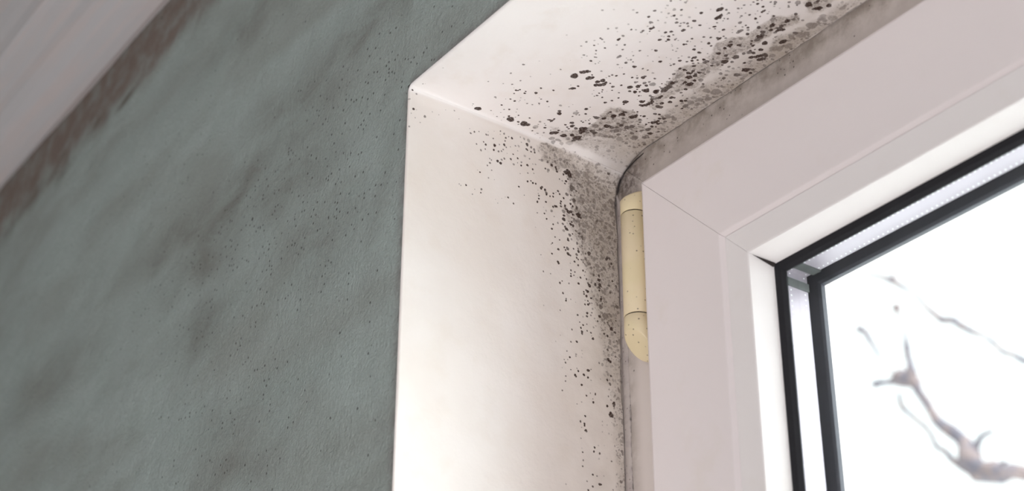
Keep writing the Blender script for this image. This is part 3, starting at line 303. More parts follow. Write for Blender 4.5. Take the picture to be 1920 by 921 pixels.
# ---------------------------------------------------------------- the walls, ceiling and floor
def vnoise(x, y, seed, scale):
    """smooth value noise on arrays, range about -1..1"""
    r = np.random.RandomState(seed); g = r.rand(64, 64)*2-1
    u = (x/scale) % 63; v = (y/scale) % 63
    i = np.floor(u).astype(int); j = np.floor(v).astype(int); a = u-i; b = v-j
    a = a*a*(3-2*a); b = b*b*(3-2*b); i1 = (i+1) % 64; j1 = (j+1) % 64
    return (g[i,j]*(1-a)+g[i1,j]*a)*(1-b)+(g[i,j1]*(1-a)+g[i1,j1]*a)*b
def grid_mesh(name, co, nu, nv, mat, attrs, parent=None, mask=None, smooth=True):
    """co: (nu*nv,3); quads between neighbours; attrs: float arrays per vertex"""
    i = np.arange(nu-1)[:,None]*nv + np.arange(nv-1)[None,:]
    q = np.stack([i, i+nv, i+nv+1, i+1], -1).reshape(-1, 4)
    if mask is not None: q = q[mask.reshape(-1)]
    me = bpy.data.meshes.new(name)
    me.vertices.add(len(co)); me.vertices.foreach_set('co', co.astype(np.float32).ravel())
    me.loops.add(len(q)*4); me.loops.foreach_set('vertex_index', q.ravel().astype(np.int32))
    me.polygons.add(len(q)); me.polygons.foreach_set('loop_start', np.arange(0, len(q)*4, 4, dtype=np.int32))
    me.update(calc_edges=True)
    for k, a in attrs.items():
        at_ = me.attributes.new(k, 'FLOAT', 'POINT'); at_.data.foreach_set('value', a.astype(np.float32).ravel())
    if smooth: me.shade_smooth()
    me.materials.append(mat)
    o = bpy.data.objects.new(name, me); col().objects.link(o)
    if parent: o.parent = parent
    return o
def sstep(a, b, x):
    t = np.clip((x-a)/(b-a), 0, 1); return t*t*(3-2*t)

RA = .0012           # rounding of the plaster arris
CEIL = Z0+.288
def lines(parts):
    out = []
    for a, b, st in parts:
        n = max(1, int(round((b-a)/st))); out += list(np.linspace(a, b, n+1)[:-1])
    return np.array(out+[parts[-1][1]])
# window wall: green side
xs = lines([(-1.9,-.95,.19),(-.95,-RA,.0028),(-RA,.40,.0028),(.40,W+RA,.05),(W+RA,2.4,.2)])
zs = lines([(0,Z0-H-RA,.2),(Z0-H-RA,Z0-.30,.08),(Z0-.30,Z0+RA,.0028),(Z0+RA,CEIL+.012,.0028)])
X, Z = np.meshgrid(xs, zs, indexing='ij')
# Y relief: gently uneven trowelled plaster, flat at the arris
rel = vnoise(X, Z, 3, .07)*.0012 + vnoise(X, Z, 4, .02)*.0003
edge = np.clip(np.minimum(np.abs(X+RA), np.abs(Z-Z0-RA))/.02, 0, 1)
co = np.stack([X, rel*edge, Z], -1).reshape(-1, 3)
fx, fz = (X-0)*1000, (Z-Z0)*1000
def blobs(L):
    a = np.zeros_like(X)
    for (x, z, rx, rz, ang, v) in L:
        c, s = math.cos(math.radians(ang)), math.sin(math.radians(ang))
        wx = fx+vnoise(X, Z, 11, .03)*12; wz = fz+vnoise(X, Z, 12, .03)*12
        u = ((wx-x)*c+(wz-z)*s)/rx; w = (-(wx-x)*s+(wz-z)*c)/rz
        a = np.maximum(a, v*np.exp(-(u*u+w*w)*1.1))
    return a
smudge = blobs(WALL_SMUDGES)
brown = sstep(-74, -42, (fz-288)+vnoise(X, Z, 21, .03)*9+vnoise(X, Z, 22, .009)*3)*.9
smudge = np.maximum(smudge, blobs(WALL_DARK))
specks = blobs(WALL_SPECKS)
rim = np.clip(1-np.minimum(np.where(Z < Z0+RA, np.abs(X+RA), 9), np.where(X > -RA, np.abs(Z-Z0-RA), 9))/.007, 0, 1)*.8
ci = (xs[:-1]+xs[1:])/2; cj = (zs[:-1]+zs[1:])/2
mask = ~(((ci > -RA)&(ci < W+RA))[:,None] & ((cj > Z0-H-RA)&(cj < Z0+RA))[None,:])
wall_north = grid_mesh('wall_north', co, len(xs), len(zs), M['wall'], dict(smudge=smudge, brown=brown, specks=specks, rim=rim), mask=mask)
tag(wall_north, 'sage green plaster wall with brown damp smudges, left of the window recess', 'wall', 'structure')

# ---- the white recess: head and left jamb as one plastered skin with a rounded inner corner
ST = .00026
s_fine = np.arange(-.262, .2425, ST)
s_all = np.concatenate([np.linspace(-W-.002, -.266, 40), s_fine, np.linspace(.2445, H, 40)])
# depth rows: rounded arris (angles), then the flat, then the shadow gap by the frame
th = np.linspace(math.pi/2, 0, 6)[:-1]
d_arr = np.concatenate([RA-RA*np.sin(th), np.arange(RA, D, ST), [D+.0004]])
in_arr = np.concatenate([RA-RA*np.cos(th), np.zeros(len(d_arr)-len(th))])
S_, Dp = np.meshgrid(s_all, d_arr, indexing='ij')
INS = np.broadcast_to(in_arr[None,:], S_.shape)
rf = .003 + .024*sstep(.095, .145, Dp) + vnoise(Dp, Dp*0, 31, .012)*.0008
inside = np.abs(S_) < rf
ang = np.clip((S_/rf+1)/2, 0, 1)*math.pi/2
nx = np.where(inside, -np.sin(ang), np.where(S_ < 0, 0, -1.0)); nz = np.where(inside, np.cos(ang), np.where(S_ < 0, 1.0, 0))
px_ = np.where(inside, rf-rf*np.sin(ang), np.where(S_ < 0, -S_, 0))
pz_ = np.where(inside, -(rf-rf*np.cos(ang)), np.where(S_ < 0, 0, -S_))
crack_d = .1446 + vnoise(S_, S_*0, 41, .022)*.0008 + vnoise(S_, S_*0, 42, .006)*.0004
gap = sstep(0, .0005, Dp-crack_d)
back = sstep(.11, .145, Dp)
rel = vnoise(S_, Dp, 51, .035)*.0006 + vnoise(S_, Dp, 52, .011)*.00022
rel = rel + back*(vnoise(S_, Dp, 53, .006)*.00035*np.exp(-(np.abs(S_)/.03)**2)*1.6)
ridge = np.exp(-((S_-.004)/.0035)**2)*.0006*(1-back)                  # the trowelled line along the inner corner
off = INS + rel*np.clip(Dp/.006, 0, 1) + gap*.0008 - ridge*np.clip(Dp/.01, 0, 1)
co = np.stack([px_+nx*off, Dp, Z0+pz_+nz*off], -1).reshape(-1, 3)
# mould: every colony at its own place (tenths of a millimetre; radius in hundredths)
def parse(t): return [tuple(int(v) for v in e.split(',')) for e in t.split()]
mould = np.zeros(S_.shape, np.float32); dens = np.zeros(S_.shape, np.float32)
rng = random.Random(5)
def stamp(s0, d0, r, f, irr=.09):
    R = r*2.1
    a0, a1 = np.searchsorted(s_all, [s0-R, s0+R]); b0, b1 = np.searchsorted(d_arr, [d0-R, d0+R])
    if a1-a0 < 1 or b1-b0 < 1: return
    ds = S_[a0:a1, b0:b1]-s0; dd = Dp[a0:a1, b0:b1]-d0
    an = np.arctan2(dd, ds); p1, p2, p3 = (rng.uniform(0, 6.28) for _ in range(3))
    rr = r*(1+irr*np.sin(2*an+p1)+irr*.6*np.sin(3*an+p2)+irr*.4*np.sin(5*an+p3))
    v = np.clip(1-.5*np.sqrt(ds*ds+dd*dd)/rr, 0, 1)
    cur = mould[a0:a1, b0:b1]; de = dens[a0:a1, b0:b1]
    # the darker colony wins inside its outline
    de[...] = np.where(v > .36, np.maximum(de, f), de)
    cur[...] = np.maximum(cur, v)
for x, d, r, f in parse(SOFFIT_SPOTS): stamp(-x*1e-4, d*1e-4, max(r, 27)*1e-5*1.04, f/10)
for d, z, r, f in parse(JAMB_SPOTS): stamp(z*1e-4, d*1e-4, max(r, 27)*1e-5*1.04, f/10)
def poly_field(P, X, Y, soft):
    """1 inside, falling to 0 over soft outside the outline"""
    n = len(P); ins = np.zeros(X.shape, bool); dist = np.full(X.shape, 1e9)
    for k in range(n):
        (x0, y0), (x1, y1) = P[k], P[(k+1) % n]
        if y0 != y1:
            c = ((y0 > Y) != (y1 > Y)) & (X < (x1-x0)*(Y-y0)/(y1-y0)+x0); ins ^= c
        dx, dy = x1-x0, y1-y0; L = dx*dx+dy*dy or 1e-9
        t = np.clip(((X-x0)*dx+(Y-y0)*dy)/L, 0, 1)
        dist = np.minimum(dist, np.hypot(X-x0-t*dx, Y-y0-t*dy))
    return sstep(-soft, soft, np.where(ins, dist, -dist))
haze = np.zeros(S_.shape, np.float32)
wS = S_*1000 + vnoise(S_, Dp, 61, .0035)*1.4 + vnoise(S_, Dp, 62, .0012)*.5
wD = Dp*1000 + vnoise(S_, Dp, 63, .0035)*1.4 + vnoise(S_, Dp, 64, .0012)*.5
selS = s_all < .004; selJ = s_all > -.012
for v, b, P in SOFFIT_HAZE:
    haze[selS] = np.maximum(haze[selS], v*poly_field([(-x, d) for x, d in P], wS[selS], wD[selS], b))
for v, b, P in JAMB_HAZE:
    haze[selJ] = np.maximum(haze[selJ], v*poly_field([(z, d) for d, z in P], wS[selJ], wD[selJ], b))
# countless pin-prick colonies where the haze is dense
nr = np.random.RandomState(8); cnt = 0
while cnt < 3000:
    a = nr.randint(0, len(s_all)); b = nr.randint(10, len(d_arr)-4)
    if nr.rand() < haze[a, b]*(.9 if s_all[a] > 0 else .45):
        stamp(s_all[a], d_arr[b], nr.choice([.0003,.0004,.00055,.0009], p=[.35,.3,.2,.15]), nr.uniform(.2,.55), .14); cnt += 1
crack = np.exp(-((Dp-crack_d-.0004)/(.00035+.0009*np.exp(-(S_/.028)**2)))**2)*np.clip(.5+.55*np.exp(-(np.abs(S_)/.05)**2)+vnoise(S_, Dp, 71, .01)*.3, 0, .97)
crack = np.maximum(crack, gap*(.35+.6*np.exp(-(S_/.03)**2)))
filler = np.exp(-((S_+.004)/.014)**2)*sstep(.118, .138, Dp)
back_tone = .55*sstep(.108, .146, Dp)*(.75+.4*vnoise(S_, Dp, 81, .02)) + .12*sstep(.07, .11, Dp)  # brown-grey tone, deeper towards the back of the recess
haze = haze*(1-.6*filler)
reveal = grid_mesh('plastered_reveal', co, len(s_all), len(d_arr), M['reveal'],
                   dict(mould=mould, colony_depth=dens, haze=haze, crack=crack, filler=filler, back_tone=np.clip(back_tone, 0, 1), side=sstep(0, .004, S_+vnoise(Dp, Dp*0, 95, .02)*.001)), wall_north)
tag(reveal, 'white plastered recess speckled with black mould')
# right jamb of the recess (outside the picture) and the sill board
bm = bmesh.new(); add_box(bm, (W, -.0005, Z0-H), (W+.02, D, Z0)); bm_obj('right_reveal', bm, M['plaster'], wall_north)
bm = bmesh.new(); add_box(bm, (-.03, -.04, Z0-H-.02), (W+.03, D+.01, Z0-H)); 
bmesh.ops.bevel(bm, geom=bm.edges[:], offset=.003, segments=2, affect='EDGES')
sill = bm_obj('trim_1', bm, M['sash']); tag(sill, 'white window board at the foot of the recess', 'window board', 'structure')
# body of the wall outside the recess, so no light leaks round the frame
bm = bmesh.new()
for lo, hi in (((-1.9,.02,0),(-.012,.30,CEIL+.2)), ((W+.022,.02,0),(2.4,.30,CEIL+.2)), ((-.012,.02,Z0+.012),(W+.022,.30,CEIL+.2)), ((-.012,.02,0),(W+.022,.30,Z0-H-.03))):
    add_box(bm, lo, hi)
bm_obj('masonry', bm, M['plaster'], wall_north)

# ceiling with a shallow coved edge
def prism_x(bm, prof, x0, x1):
    a = [bm.verts.new((x0, y, z)) for y, z in prof]; b = [bm.verts.new((x1, y, z)) for y, z in prof]
    n = len(prof)
    for i in range(n): bm.faces.new([a[i], a[(i+1)%n], b[(i+1)%n], b[i]])
    bm.faces.new(a[::-1]); bm.faces.new(b)
bm = bmesh.new(); add_box(bm, (-1.9, -5.0, CEIL+.03), (2.4, .02, CEIL+.06))
ceiling = bm_obj('ceiling', bm, M['ceiling']); tag(ceiling, 'pale grey ceiling at the upper left', 'ceiling', 'structure')
prof = [(.004, CEIL+.035), (.004, CEIL-.001)]
for k in range(13):
    t = k/12; prof.append((-.004-.085*t, CEIL-.003+.033*(math.sin(t*math.pi/2)**1.3)+(.0022 if k in (4,5,9) else 0)))
prof.append((-.093, CEIL+.035))
bm = bmesh.new(); prism_x(bm, prof, -1.9, 2.4)
cove = bm_obj('trim_2', bm, M['ceiling'], smooth=False); tag(cove, 'shallow moulded coving between ceiling and green wall', 'coving', 'structure')
# rest of the room
M['plain_wall'] = plain('sage_green_wall_paint', (.14,.18,.165), .85, bump=(60,.4,.002))
def fl():
    t = NT('oak_floor'); st = t.mapping((1.2, 9, 1)); t.base(t.mix(t.noise(3, 4, .6, st), (.42,.33,.26), (.52,.42,.34))); t.rough(.45); return t.m
M['floor'] = fl()
bm = bmesh.new(); add_box(bm, (-1.9,-5.02,-.05), (2.4,.30,0)); tag(bm_obj('floor', bm, M['floor']), 'wooden floor below the window', 'floor', 'structure')
bm = bmesh.new(); add_box(bm, (-1.98,-5.02,0), (-1.9,.02,CEIL+.06)); tag(bm_obj('wall_west', bm, M['plain_wall']), 'sage green side wall to the left', 'wall', 'structure')
bm = bmesh.new(); add_box(bm, (1.7,-5.02,0), (1.78,.02,CEIL+.06)); tag(bm_obj('wall_east', bm, M['plain_wall']), 'sage green side wall to the right', 'wall', 'structure')
bm = bmesh.new()
for lo, hi in (((-1.9,-5.02,0),(2.4,-4.94,.78)), ((-1.9,-5.02,2.12),(2.4,-4.94,CEIL+.06)), ((-1.9,-5.02,.78),(-.58,-4.94,2.12)), ((1.38,-5.02,.78),(2.4,-4.94,2.12))): add_box(bm, lo, hi)
tag(bm_obj('wall_south', bm, M['plain_wall']), 'sage green wall opposite with a wide window opening', 'wall', 'structure')

# ---------------------------------------------------------------- the window
win = empty('window_1', (0, D, Z0-H)); tag(win, 'white plastic double-glazed window with its opening sash closed', 'window', 'structure')
win_inv = Matrix.Translation(-win.location)
def put(o, parent):
    o.parent = parent
    if parent is win: o.matrix_parent_inverse = Matrix.Translation(-win.location)
    return o
# opening rectangle of sash: left, right, bottom, top
SL, SR, SB, ST_ = .041, W-.041, Z0-H+.041, Z0-.0355
def member(name, side, prof, rect, mat, parent, gap=.00012, smooth=False, seg=1):
    """mitred bar on one side of a rectangle; prof = [(w inward from the edge, y)]"""
    L, R, B, T = rect; bm = bmesh.new(); ends = []
    for e in (0, 1):
        vs = []
        for w, y in prof:
            g = gap
            if side == 'left':  p = (L+w, y, (B+w+g) if e == 0 else (T-w-g))
            if side == 'right': p = (R-w, y, (B+w+g) if e == 0 else (T-w-g))
            if side == 'top':   p = ((L+w+g) if e == 0 else (R-w-g), y, T-w)
            if side == 'bottom':p = ((L+w+g) if e == 0 else (R-w-g), y, B+w)
            vs.append(bm.verts.new(p))
        ends.append(vs)
    n = len(prof)
    for i in range(n): bm.faces.new([ends[0][i], ends[0][(i+1)%n], ends[1][(i+1)%n], ends[1][i]])
    bm.faces.new(ends[0][::-1]); bm.faces.new(ends[1])
    o = bm_obj(name, bm, mat, None)
    return put(o, parent)
def ring(names, prof, rect, mat, parent, gap=.00012):
    return [member(nm, sd, prof, rect, mat, parent, gap) for nm, sd in zip(names, ('left','right','top','bottom'))]
JR = ('jamb','jamb','head','foot')
frect = (-.0008, W+.0008, Z0-H-.0008, Z0+.0008)
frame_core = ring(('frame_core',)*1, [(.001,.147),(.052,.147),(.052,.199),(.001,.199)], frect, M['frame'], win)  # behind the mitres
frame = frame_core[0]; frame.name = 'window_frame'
bm = bmesh.new(); bm.from_mesh(frame.data); bm.free()
fp = [(0,.1462),(.0004,.1458),(.0535,.1458),(.054,.1463),(.054,.200),(0,.200)]
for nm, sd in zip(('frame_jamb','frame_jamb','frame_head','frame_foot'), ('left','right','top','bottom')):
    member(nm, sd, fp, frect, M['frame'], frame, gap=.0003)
# raised weld strip beside the corner mitre of the frame
bm = bmesh.new()
a = Vector((.0, .1458, Z0)); d = Vector((1, 0, -1)).normalized(); n_ = Vector((1, 0, 1)).normalized()
pts = [a+d*.006+n_*.0022, a+d*.070+n_*.0022, a+d*.070-n_*.0010, a+d*.006-n_*.0010]
lo = [bm.verts.new(p) for p in pts]; hi = [bm.verts.new(p+Vector((0,-.0007,0))) for p in pts]
for i in range(4): bm.faces.new([lo[i], lo[(i+1)%4], hi[(i+1)%4], hi[i]])
bm.faces.new(hi); put(bm_obj('weld_strip', bm, M['frame'], None), frame)
# sealing strip between the plaster and the frame, wavy and dirty
def caulk_mat():
    t = NT('grey_dirty_sealant')
    f = t.ramp(t.noise(160, 4, .6), .45, .62)
    c = t.mix(f, (.46,.41,.385), (.40,.35,.335))
    v = t.voro(520); s = t.n('ShaderNodeSeparateColor'); t.link(v.outputs['Color'], s.inputs[0])
    on = t.math('LESS_THAN', s.outputs[0], .22)
    c = t.mix(t.math('MULTIPLY', on, t.ramp(v.outputs['Distance'], .1, .3, .8, 0.0)), c, (.10,.08,.075))
    o = t.sep()
    edge = t.ramp(t.math('ADD', o[0], t.math('MULTIPLY', t.math('SUBTRACT', t.noise(260, 3), .5), .0022)), .0052, .0062)
    c = t.mix(t.math('MULTIPLY', edge, t.ramp(t.noise(150, 4), .36, .52, .35, 1.0)), c, (.09,.075,.07))
    t.base(c); t.rough(.6); t.bump(t.noise(300, 4), .4, .0008)
    return t.m
M['caulk'] = caulk_mat()
zz = np.linspace(Z0-.015, Z0-H+.004, 420); ww = np.linspace(0, 1, 9)
A, B = np.meshgrid(zz, ww, indexing='ij')
wid = .0058*sstep(Z0-.014, Z0-.034, A)+vnoise(A, A*0, 91, .02)*.0004+vnoise(A, A*0, 92, .006)*.0002
co = np.stack([B*wid-.0009*(B < .01), .1457-.0011*np.sin(np.clip(B, 0, 1)*math.pi)**.6*(1+.3*vnoise(A, B, 93, .004)), A], -1).reshape(-1, 3)
cs = grid_mesh('sealant_strip', co, len(zz), len(ww), M['caulk'], {}); put(cs, win); tag(cs, 'dirty sealant strip between plaster and frame')
# grime lump in the back corner gap
bm = bmesh.new()
pts = [(.0255,.1452,-.0026),(.0185,.1450,-.0038),(.0115,.1449,-.0060),(.0050,.1449,-.0094),(.0022,.1450,-.0135),(.0012,.1452,-.0180)]
rad = [.0005,.0009,.0012,.0019,.0016,.0005]
prev = None
for (x, y, z), r in zip(pts, rad):
    vs = [bm.verts.new((x+r*math.cos(q*math.pi/4)*.75, y+.35*r*math.sin(q*math.pi/4), Z0+z+r*math.cos(q*math.pi/4)*.65)) for q in range(8)]
    if prev:
        for i in range(8): bm.faces.new([prev[i], prev[(i+1)%8], vs[(i+1)%8], vs[i]])
    prev = vs
g_ = bm_obj('corner_grime', bm, M['dirt'], None, True); put(g_, win)

srect = (SL, SR, SB, ST_)
Y = .128
sp = [(.0024,Y),(.0008,Y+.0007),(0,Y+.0024),(0,Y+.0172),(.0190,Y+.0172),(.0190,Y+.062),(.0790,Y+.062),(.0790,Y+.048),(.0700,Y+.048),(.0700,Y+.0040),(.0630,Y+.0040),(.0628,Y+.0022),(.0608,Y+.0002),(.0602,Y)]
core = ring(('sash_core',), [(.004,Y+.0011),(.060,Y+.0011),(.060,Y+.010),(.004,Y+.010)], srect, M['sash'], win)[0]
core.name = 'sash'
for nm, sd in zip(('stile','stile','rail','rail'), ('left','right','top','bottom')):
    member(nm, sd, sp, srect, M['sash'], core, gap=.00010)
# glazing beads: clipped in, their front a little behind the sash face, bevelled towards the glass
bp = [(.0631,Y+.0020),(.0634,Y+.0016),(.0782,Y+.0016),(.0790,Y+.0020),(.0842,Y+.0140),(.0842,Y+.0150),(.0705,Y+.0150),(.0631,Y+.0037)]
bdrop = ring(('glazing_bead',)*4, bp, srect, M['bead'], core, gap=.00006)
gp = [(.0838,Y+.0142),(.0846,Y+.0139),(.0875,Y+.0150),(.0893,Y+.0168),(.0893,Y+.0176),(.0720,Y+.0176),(.0720,Y+.0152)]
for o in ring(('glass_gasket',)*4, gp, srect, M['rubber'], core, gap=0.0): tag(o, 'black rubber glazing gasket')
def pane(y0, y1):
    bm = bmesh.new(); add_box(bm, (SL+.078, y0, SB+.078), (SR-.078, y1, ST_-.078))
    o = bm_obj('glass_pane', bm, M['glass'], None); return put(o, core)
pane(.14565, .1491); pane(.1651, .1690)
spw = .0848
for o in ring(('spacer_bar',)*4, [(spw-.007,.1494),(spw-.0005,.1494),(spw,.1500),(spw,.1642),(spw-.0005,.1648),(spw-.007,.1648)], srect, M['alu'], core, gap=0.0):
    tag(o, 'perforated aluminium spacer between the panes')
# two rows of bright perforations along the spacer
bm = bmesh.new(); pitch = .0031; rr = .00048
def dot(c, nrm):
    ax = Vector((0,1,0)); bx = nrm.cross(ax)
    top = bm.verts.new(c+nrm*rr*.5); r_ = [bm.verts.new(c+(ax*math.cos(q*math.pi/3)+bx*math.sin(q*math.pi/3))*rr) for q in range(6)]
    for i in range(6): bm.faces.new([r_[i], r_[(i+1)%6], top])
for yy in (.1522, .1622):
    n = int((SR-SL-2*spw)/pitch)
    for k in range(n): dot(Vector((SL+spw+pitch*(k+.5), yy, ST_-spw)), Vector((0,0,-1)))
    n = int((ST_-SB-2*spw)/pitch)
    for k in range(n): dot(Vector((SL+spw, yy, ST_-spw-pitch*(k+.5))), Vector((1,0,0)))
put(bm_obj('spacer_perforation', bm, M['dot'], None), core)
# grey plastic corner key of the spacer
bm = bmesh.new()
add_box(bm, (SL+spw-.001,.1496,ST_-spw-.0090), (SL+spw+.0008,.1646,ST_-spw-.0045)); add_box(bm, (SL+spw+.0042,.1496,ST_-spw-.0008), (SL+spw+.0098,.1646,ST_-spw+.001))
o = bm_obj('corner_key', bm, M['key'], None); put(o, core); tag(o, 'grey plastic corner key of the spacer')
og = [(.0700,.1692),(.0872,.1692),(.0888,.1700),(.0888,.1728),(.0840,.1765),(.0700,.1765)]
for o in ring(('outer_gasket',)*4, og, srect, M['rubber_out'], core, gap=0.0): tag(o, 'dark grey outer gasket')
# dirt wedge on the mitre of the beads, next to the gasket
bm = bmesh.new()
a = Vector((SL+.0800, Y+.0034, ST_-.0800)); b = Vector((SL+.0846, Y+.0142, ST_-.0846))
pr = (a-b).normalized(); q = Vector((1,0,1)).normalized()
vs = [bm.verts.new(a+Vector((.0001,-.0001,-.0001))), bm.verts.new(b+q*.0011+Vector((.0003,-.0006,-.0003))), bm.verts.new(b+Vector((.0010,-.0008,-.0010))), bm.verts.new(b-q*.0013+Vector((.0003,-.0006,-.0003)))]
bm.faces.new([vs[0],vs[1],vs[2]]); bm.faces.new([vs[0],vs[2],vs[3]])
o = bm_obj('bead_grime', bm, M['dirt'], None); put(o, core)

# hinge: cream cap, long sleeve and slant-cut lower cap
HX, HY, HR = .0248, .1372, .0079
hinge = empty('hinge', (HX, HY, Z0-.078)); hinge.parent = win; hinge.location = Vector((HX, HY, Z0-.078))-win.location
tag(hinge, 'cream plastic hinge barrel with mould specks')
def barrel(name, zt, zb, kt=0, kb=0, bt=.0003, bb=.0003, r=HR, mat='hinge'):
    bm = bmesh.new(); n = 48; rows = []
    for z, rr_, k in ((zt, r-bt, kt), (zt-bt, r, kt), (zb+bb, r, kb), (zb, r-bb, kb)):
        rows.append([bm.verts.new((rr_*math.cos(2*math.pi*i/n), rr_*math.sin(2*math.pi*i/n), z-(Z0-.078-Z0)+k*rr_*math.sin(2*math.pi*i/n))) for i in range(n)])
    for a, b in zip(rows, rows[1:]):
        for i in range(n): bm.faces.new([a[i], a[(i+1)%n], b[(i+1)%n], b[i]])
    bm.faces.new(rows[0]); bm.faces.new(rows[-1][::-1])
    o = bm_obj(name, bm, M[mat], hinge)
    for p in o.data.polygons: p.use_smooth = len(p.vertices) == 4
    return o
barrel('upper_cap', -.0335, -.0465, kt=.45, bt=.0012)
barrel('sleeve', -.0472, -.1108)
barrel('lower_cap', -.1115, -.1280, kb=-1.0, bb=.0006)
barrel('pin', -.0460, -.1120, r=.0072, mat='dirt')
bm = bmesh.new(); add_box(bm, (-.004, .004, -.040), (.020, .0084, .040)); bmesh.ops.bevel(bm, geom=bm.edges[:], offset=.0006, segments=2, affect='EDGES')
bm_obj('leaf', bm, M['hinge'], hinge)

# ---------------------------------------------------------------- bare tree outside
def limb_mesh(name, chains, mat, parent=None):
    bm = bmesh.new()
    for ch in chains:
        # resample with a little natural wander
        pts = []
        for (p, r), (p2, r2) in zip(ch, ch[1:]):
            p, p2 = Vector(p), Vector(p2); n = max(2, int((p2-p).length/.03))
            for k in range(n):
                t = k/n; w = min(r, r2)*.8
                pts.append((p.lerp(p2, t)+Vector((rng.uniform(-w, w), rng.uniform(-w, w), rng.uniform(-w, w)))*(1 if k else 0), (r*(1-t)+r2*t)*rng.uniform(.85, 1.2)))
        pts.append((Vector(ch[-1][0]), ch[-1][1]))
        prev = None
        for i, (p, r) in enumerate(pts):
            d = (pts[min(i+1, len(pts)-1)][0]-pts[max(i-1, 0)][0]).normalized()
            a = d.orthogonal().normalized(); b = d.cross(a)
            if prev and prev[1].dot(a) < .9:
                a = (prev[1]-d*prev[1].dot(d)).normalized(); b = d.cross(a)
            vs = [bm.verts.new(p+(a*math.cos(q*math.pi/5)+b*math.sin(q*math.pi/5))*r) for q in range(10)]
            if prev:
                for j in range(10): bm.faces.new([prev[0][j], prev[0][(j+1)%10], vs[(j+1)%10], vs[j]])
            else: bm.faces.new(vs[::-1])
            prev = (vs, a)
        bm.faces.new(prev[0])
    return bm_obj(name, bm, mat, parent, True)
def tp(px, py, y=2.4):
    """where the sight line of a twig meets the tree, y metres out"""
    d = r2_*((px-960)/F_PX) - u2_*((py-460.5)/F_PX) + fw
    return tuple(CAM + d*(y/d.y))
r2_, u2_ = r2, u2
TREE_BASE = (-0.955, 2.8080000000000003, -0.05)
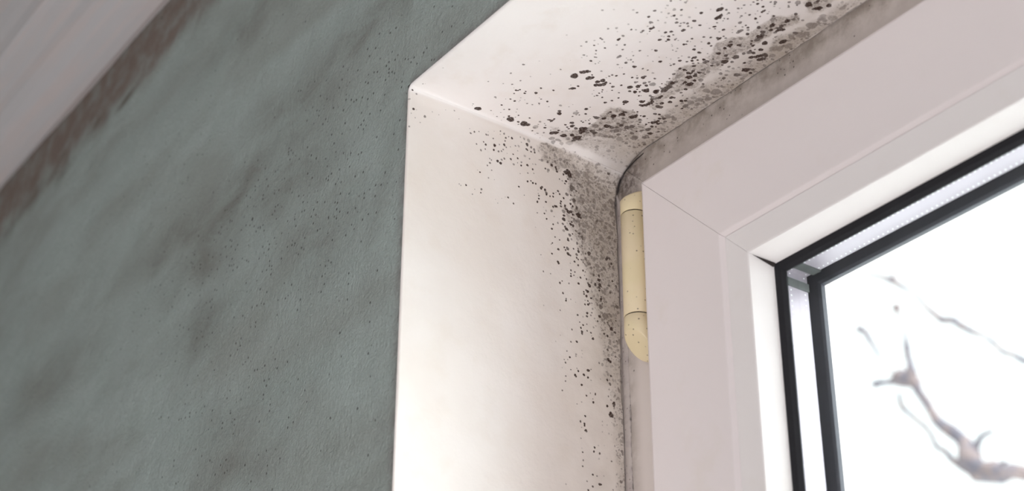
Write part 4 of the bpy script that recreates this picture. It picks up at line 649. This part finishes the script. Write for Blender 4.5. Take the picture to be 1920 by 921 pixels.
TREE = [('trunk', [[((-0.955, 2.8080000000000003, -0.05), 0.1404), ((-0.9749999999999999, 2.7880000000000003, 1.0), 0.108), ((-1.105, 2.708, 1.7), 0.081), ((-1.305, 2.608, 2.674), 0.054)], [((-1.105, 2.708, 1.7), 0.0648), ((-1.005, 2.708, 2.3), 0.0432), ((-1.34, 2.608, 3.037), 0.013)]]), ('branch', [[((-1.305, 2.608, 2.674), 0.0478), ((-1.371, 2.508, 2.843), 0.0238), ((-1.425, 2.458, 2.869), 0.0166), ((-1.443, 2.408, 2.858), 0.0184), ((-1.504, 2.408, 2.885), 0.0275), ((-1.522, 2.408, 2.928), 0.0238), ((-1.541, 2.408, 2.976), 0.0147), ((-1.581, 2.408, 3.017), 0.0129), ((-1.612, 2.408, 3.067), 0.011), ((-1.64, 2.408, 3.123), 0.011), ((-1.665, 2.408, 3.163), 0.022), ((-1.684, 2.408, 3.178), 0.0184)], [((-1.685, 2.408, 3.175), 0.0166), ((-1.726, 2.408, 3.177), 0.0055), ((-1.759, 2.408, 3.187), 0.0092), ((-1.77, 2.408, 3.194), 0.0074)], [((-1.659, 2.408, 3.17), 0.0166), ((-1.654, 2.408, 3.202), 0.0074), ((-1.658, 2.408, 3.245), 0.0074), ((-1.657, 2.408, 3.286), 0.0027)], [((-1.526, 2.408, 2.921), 0.0129), ((-1.484, 2.408, 2.962), 0.0055), ((-1.451, 2.408, 2.964), 0.0037)], [((-1.483, 2.408, 2.879), 0.0147), ((-1.457, 2.408, 2.877), 0.0092), ((-1.427, 2.408, 2.886), 0.0037)]]), ('branch', [[((-1.527, 2.408, 2.896), 0.0129), ((-1.571, 2.408, 2.935), 0.0064), ((-1.61, 2.408, 2.978), 0.0055), ((-1.633, 2.408, 3.034), 0.004), ((-1.681, 2.408, 3.088), 0.0058), ((-1.697, 2.408, 3.113), 0.0058), ((-1.699, 2.408, 3.144), 0.0029)]]), ('branch', [[((-1.34, 2.608, 3.037), 0.011), ((-1.339, 2.508, 3.087), 0.0074), ((-1.344, 2.408, 3.091), 0.0055), ((-1.395, 2.408, 3.132), 0.0055), ((-1.438, 2.408, 3.188), 0.0044), ((-1.498, 2.408, 3.238), 0.0074), ((-1.548, 2.408, 3.271), 0.0074), ((-1.589, 2.408, 3.322), 0.0055), ((-1.619, 2.408, 3.37), 0.004), ((-1.678, 2.408, 3.43), 0.0074), ((-1.697, 2.408, 3.445), 0.0055), ((-1.753, 2.408, 3.481), 0.0037)], [((-1.678, 2.408, 3.432), 0.0074), ((-1.669, 2.408, 3.445), 0.0037)]]), ('branch', [[((-1.742, 2.408, 3.246), 0.0027), ((-1.761, 2.408, 3.291), 0.0055), ((-1.776, 2.408, 3.326), 0.0064), ((-1.795, 2.408, 3.344), 0.0092), ((-1.804, 2.408, 3.355), 0.0027)], [((-1.742, 2.408, 3.246), 0.0027), ((-1.712, 2.408, 3.196), 0.0022), ((-1.682, 2.408, 3.175), 0.0055)]]), ('branch', [[((-1.672, 2.408, 3.334), 0.0037), ((-1.674, 2.408, 3.354), 0.011), ((-1.681, 2.408, 3.364), 0.0055)], [((-1.672, 2.408, 3.334), 0.0037), ((-1.662, 2.408, 3.288), 0.0018), ((-1.658, 2.408, 3.245), 0.0027)]]), ('branch', [[((-1.195, 2.408, 3.285), 0.0074), ((-1.27, 2.408, 3.419), 0.004), ((-1.301, 2.408, 3.471), 0.0027)], [((-1.195, 2.408, 3.285), 0.0074), ((-1.221, 2.508, 3.119), 0.0092), ((-1.34, 2.608, 3.037), 0.011)]])]
tree = empty('bare_tree', TREE_BASE)
tag(tree, 'leafless tree with grey-brown branches outside beyond the glass', 'tree')
for nm, chains in TREE:
    o = limb_mesh(nm, chains, M['bark']); o.parent = tree; o.matrix_parent_inverse = Matrix.Translation(-Vector(TREE_BASE))
bm = bmesh.new(); add_box(bm, (-12, .30, -.2), (8, 16, -.05))  # unseen ground, kept pale so it bounces light into the recess
tag(bm_obj('ground', bm, plain('pale_bounce_ground', (.80,.82,.80), .95, bump=(8,.5,.05))), 'garden ground outside the window, made pale to bounce light up', 'ground', 'structure')
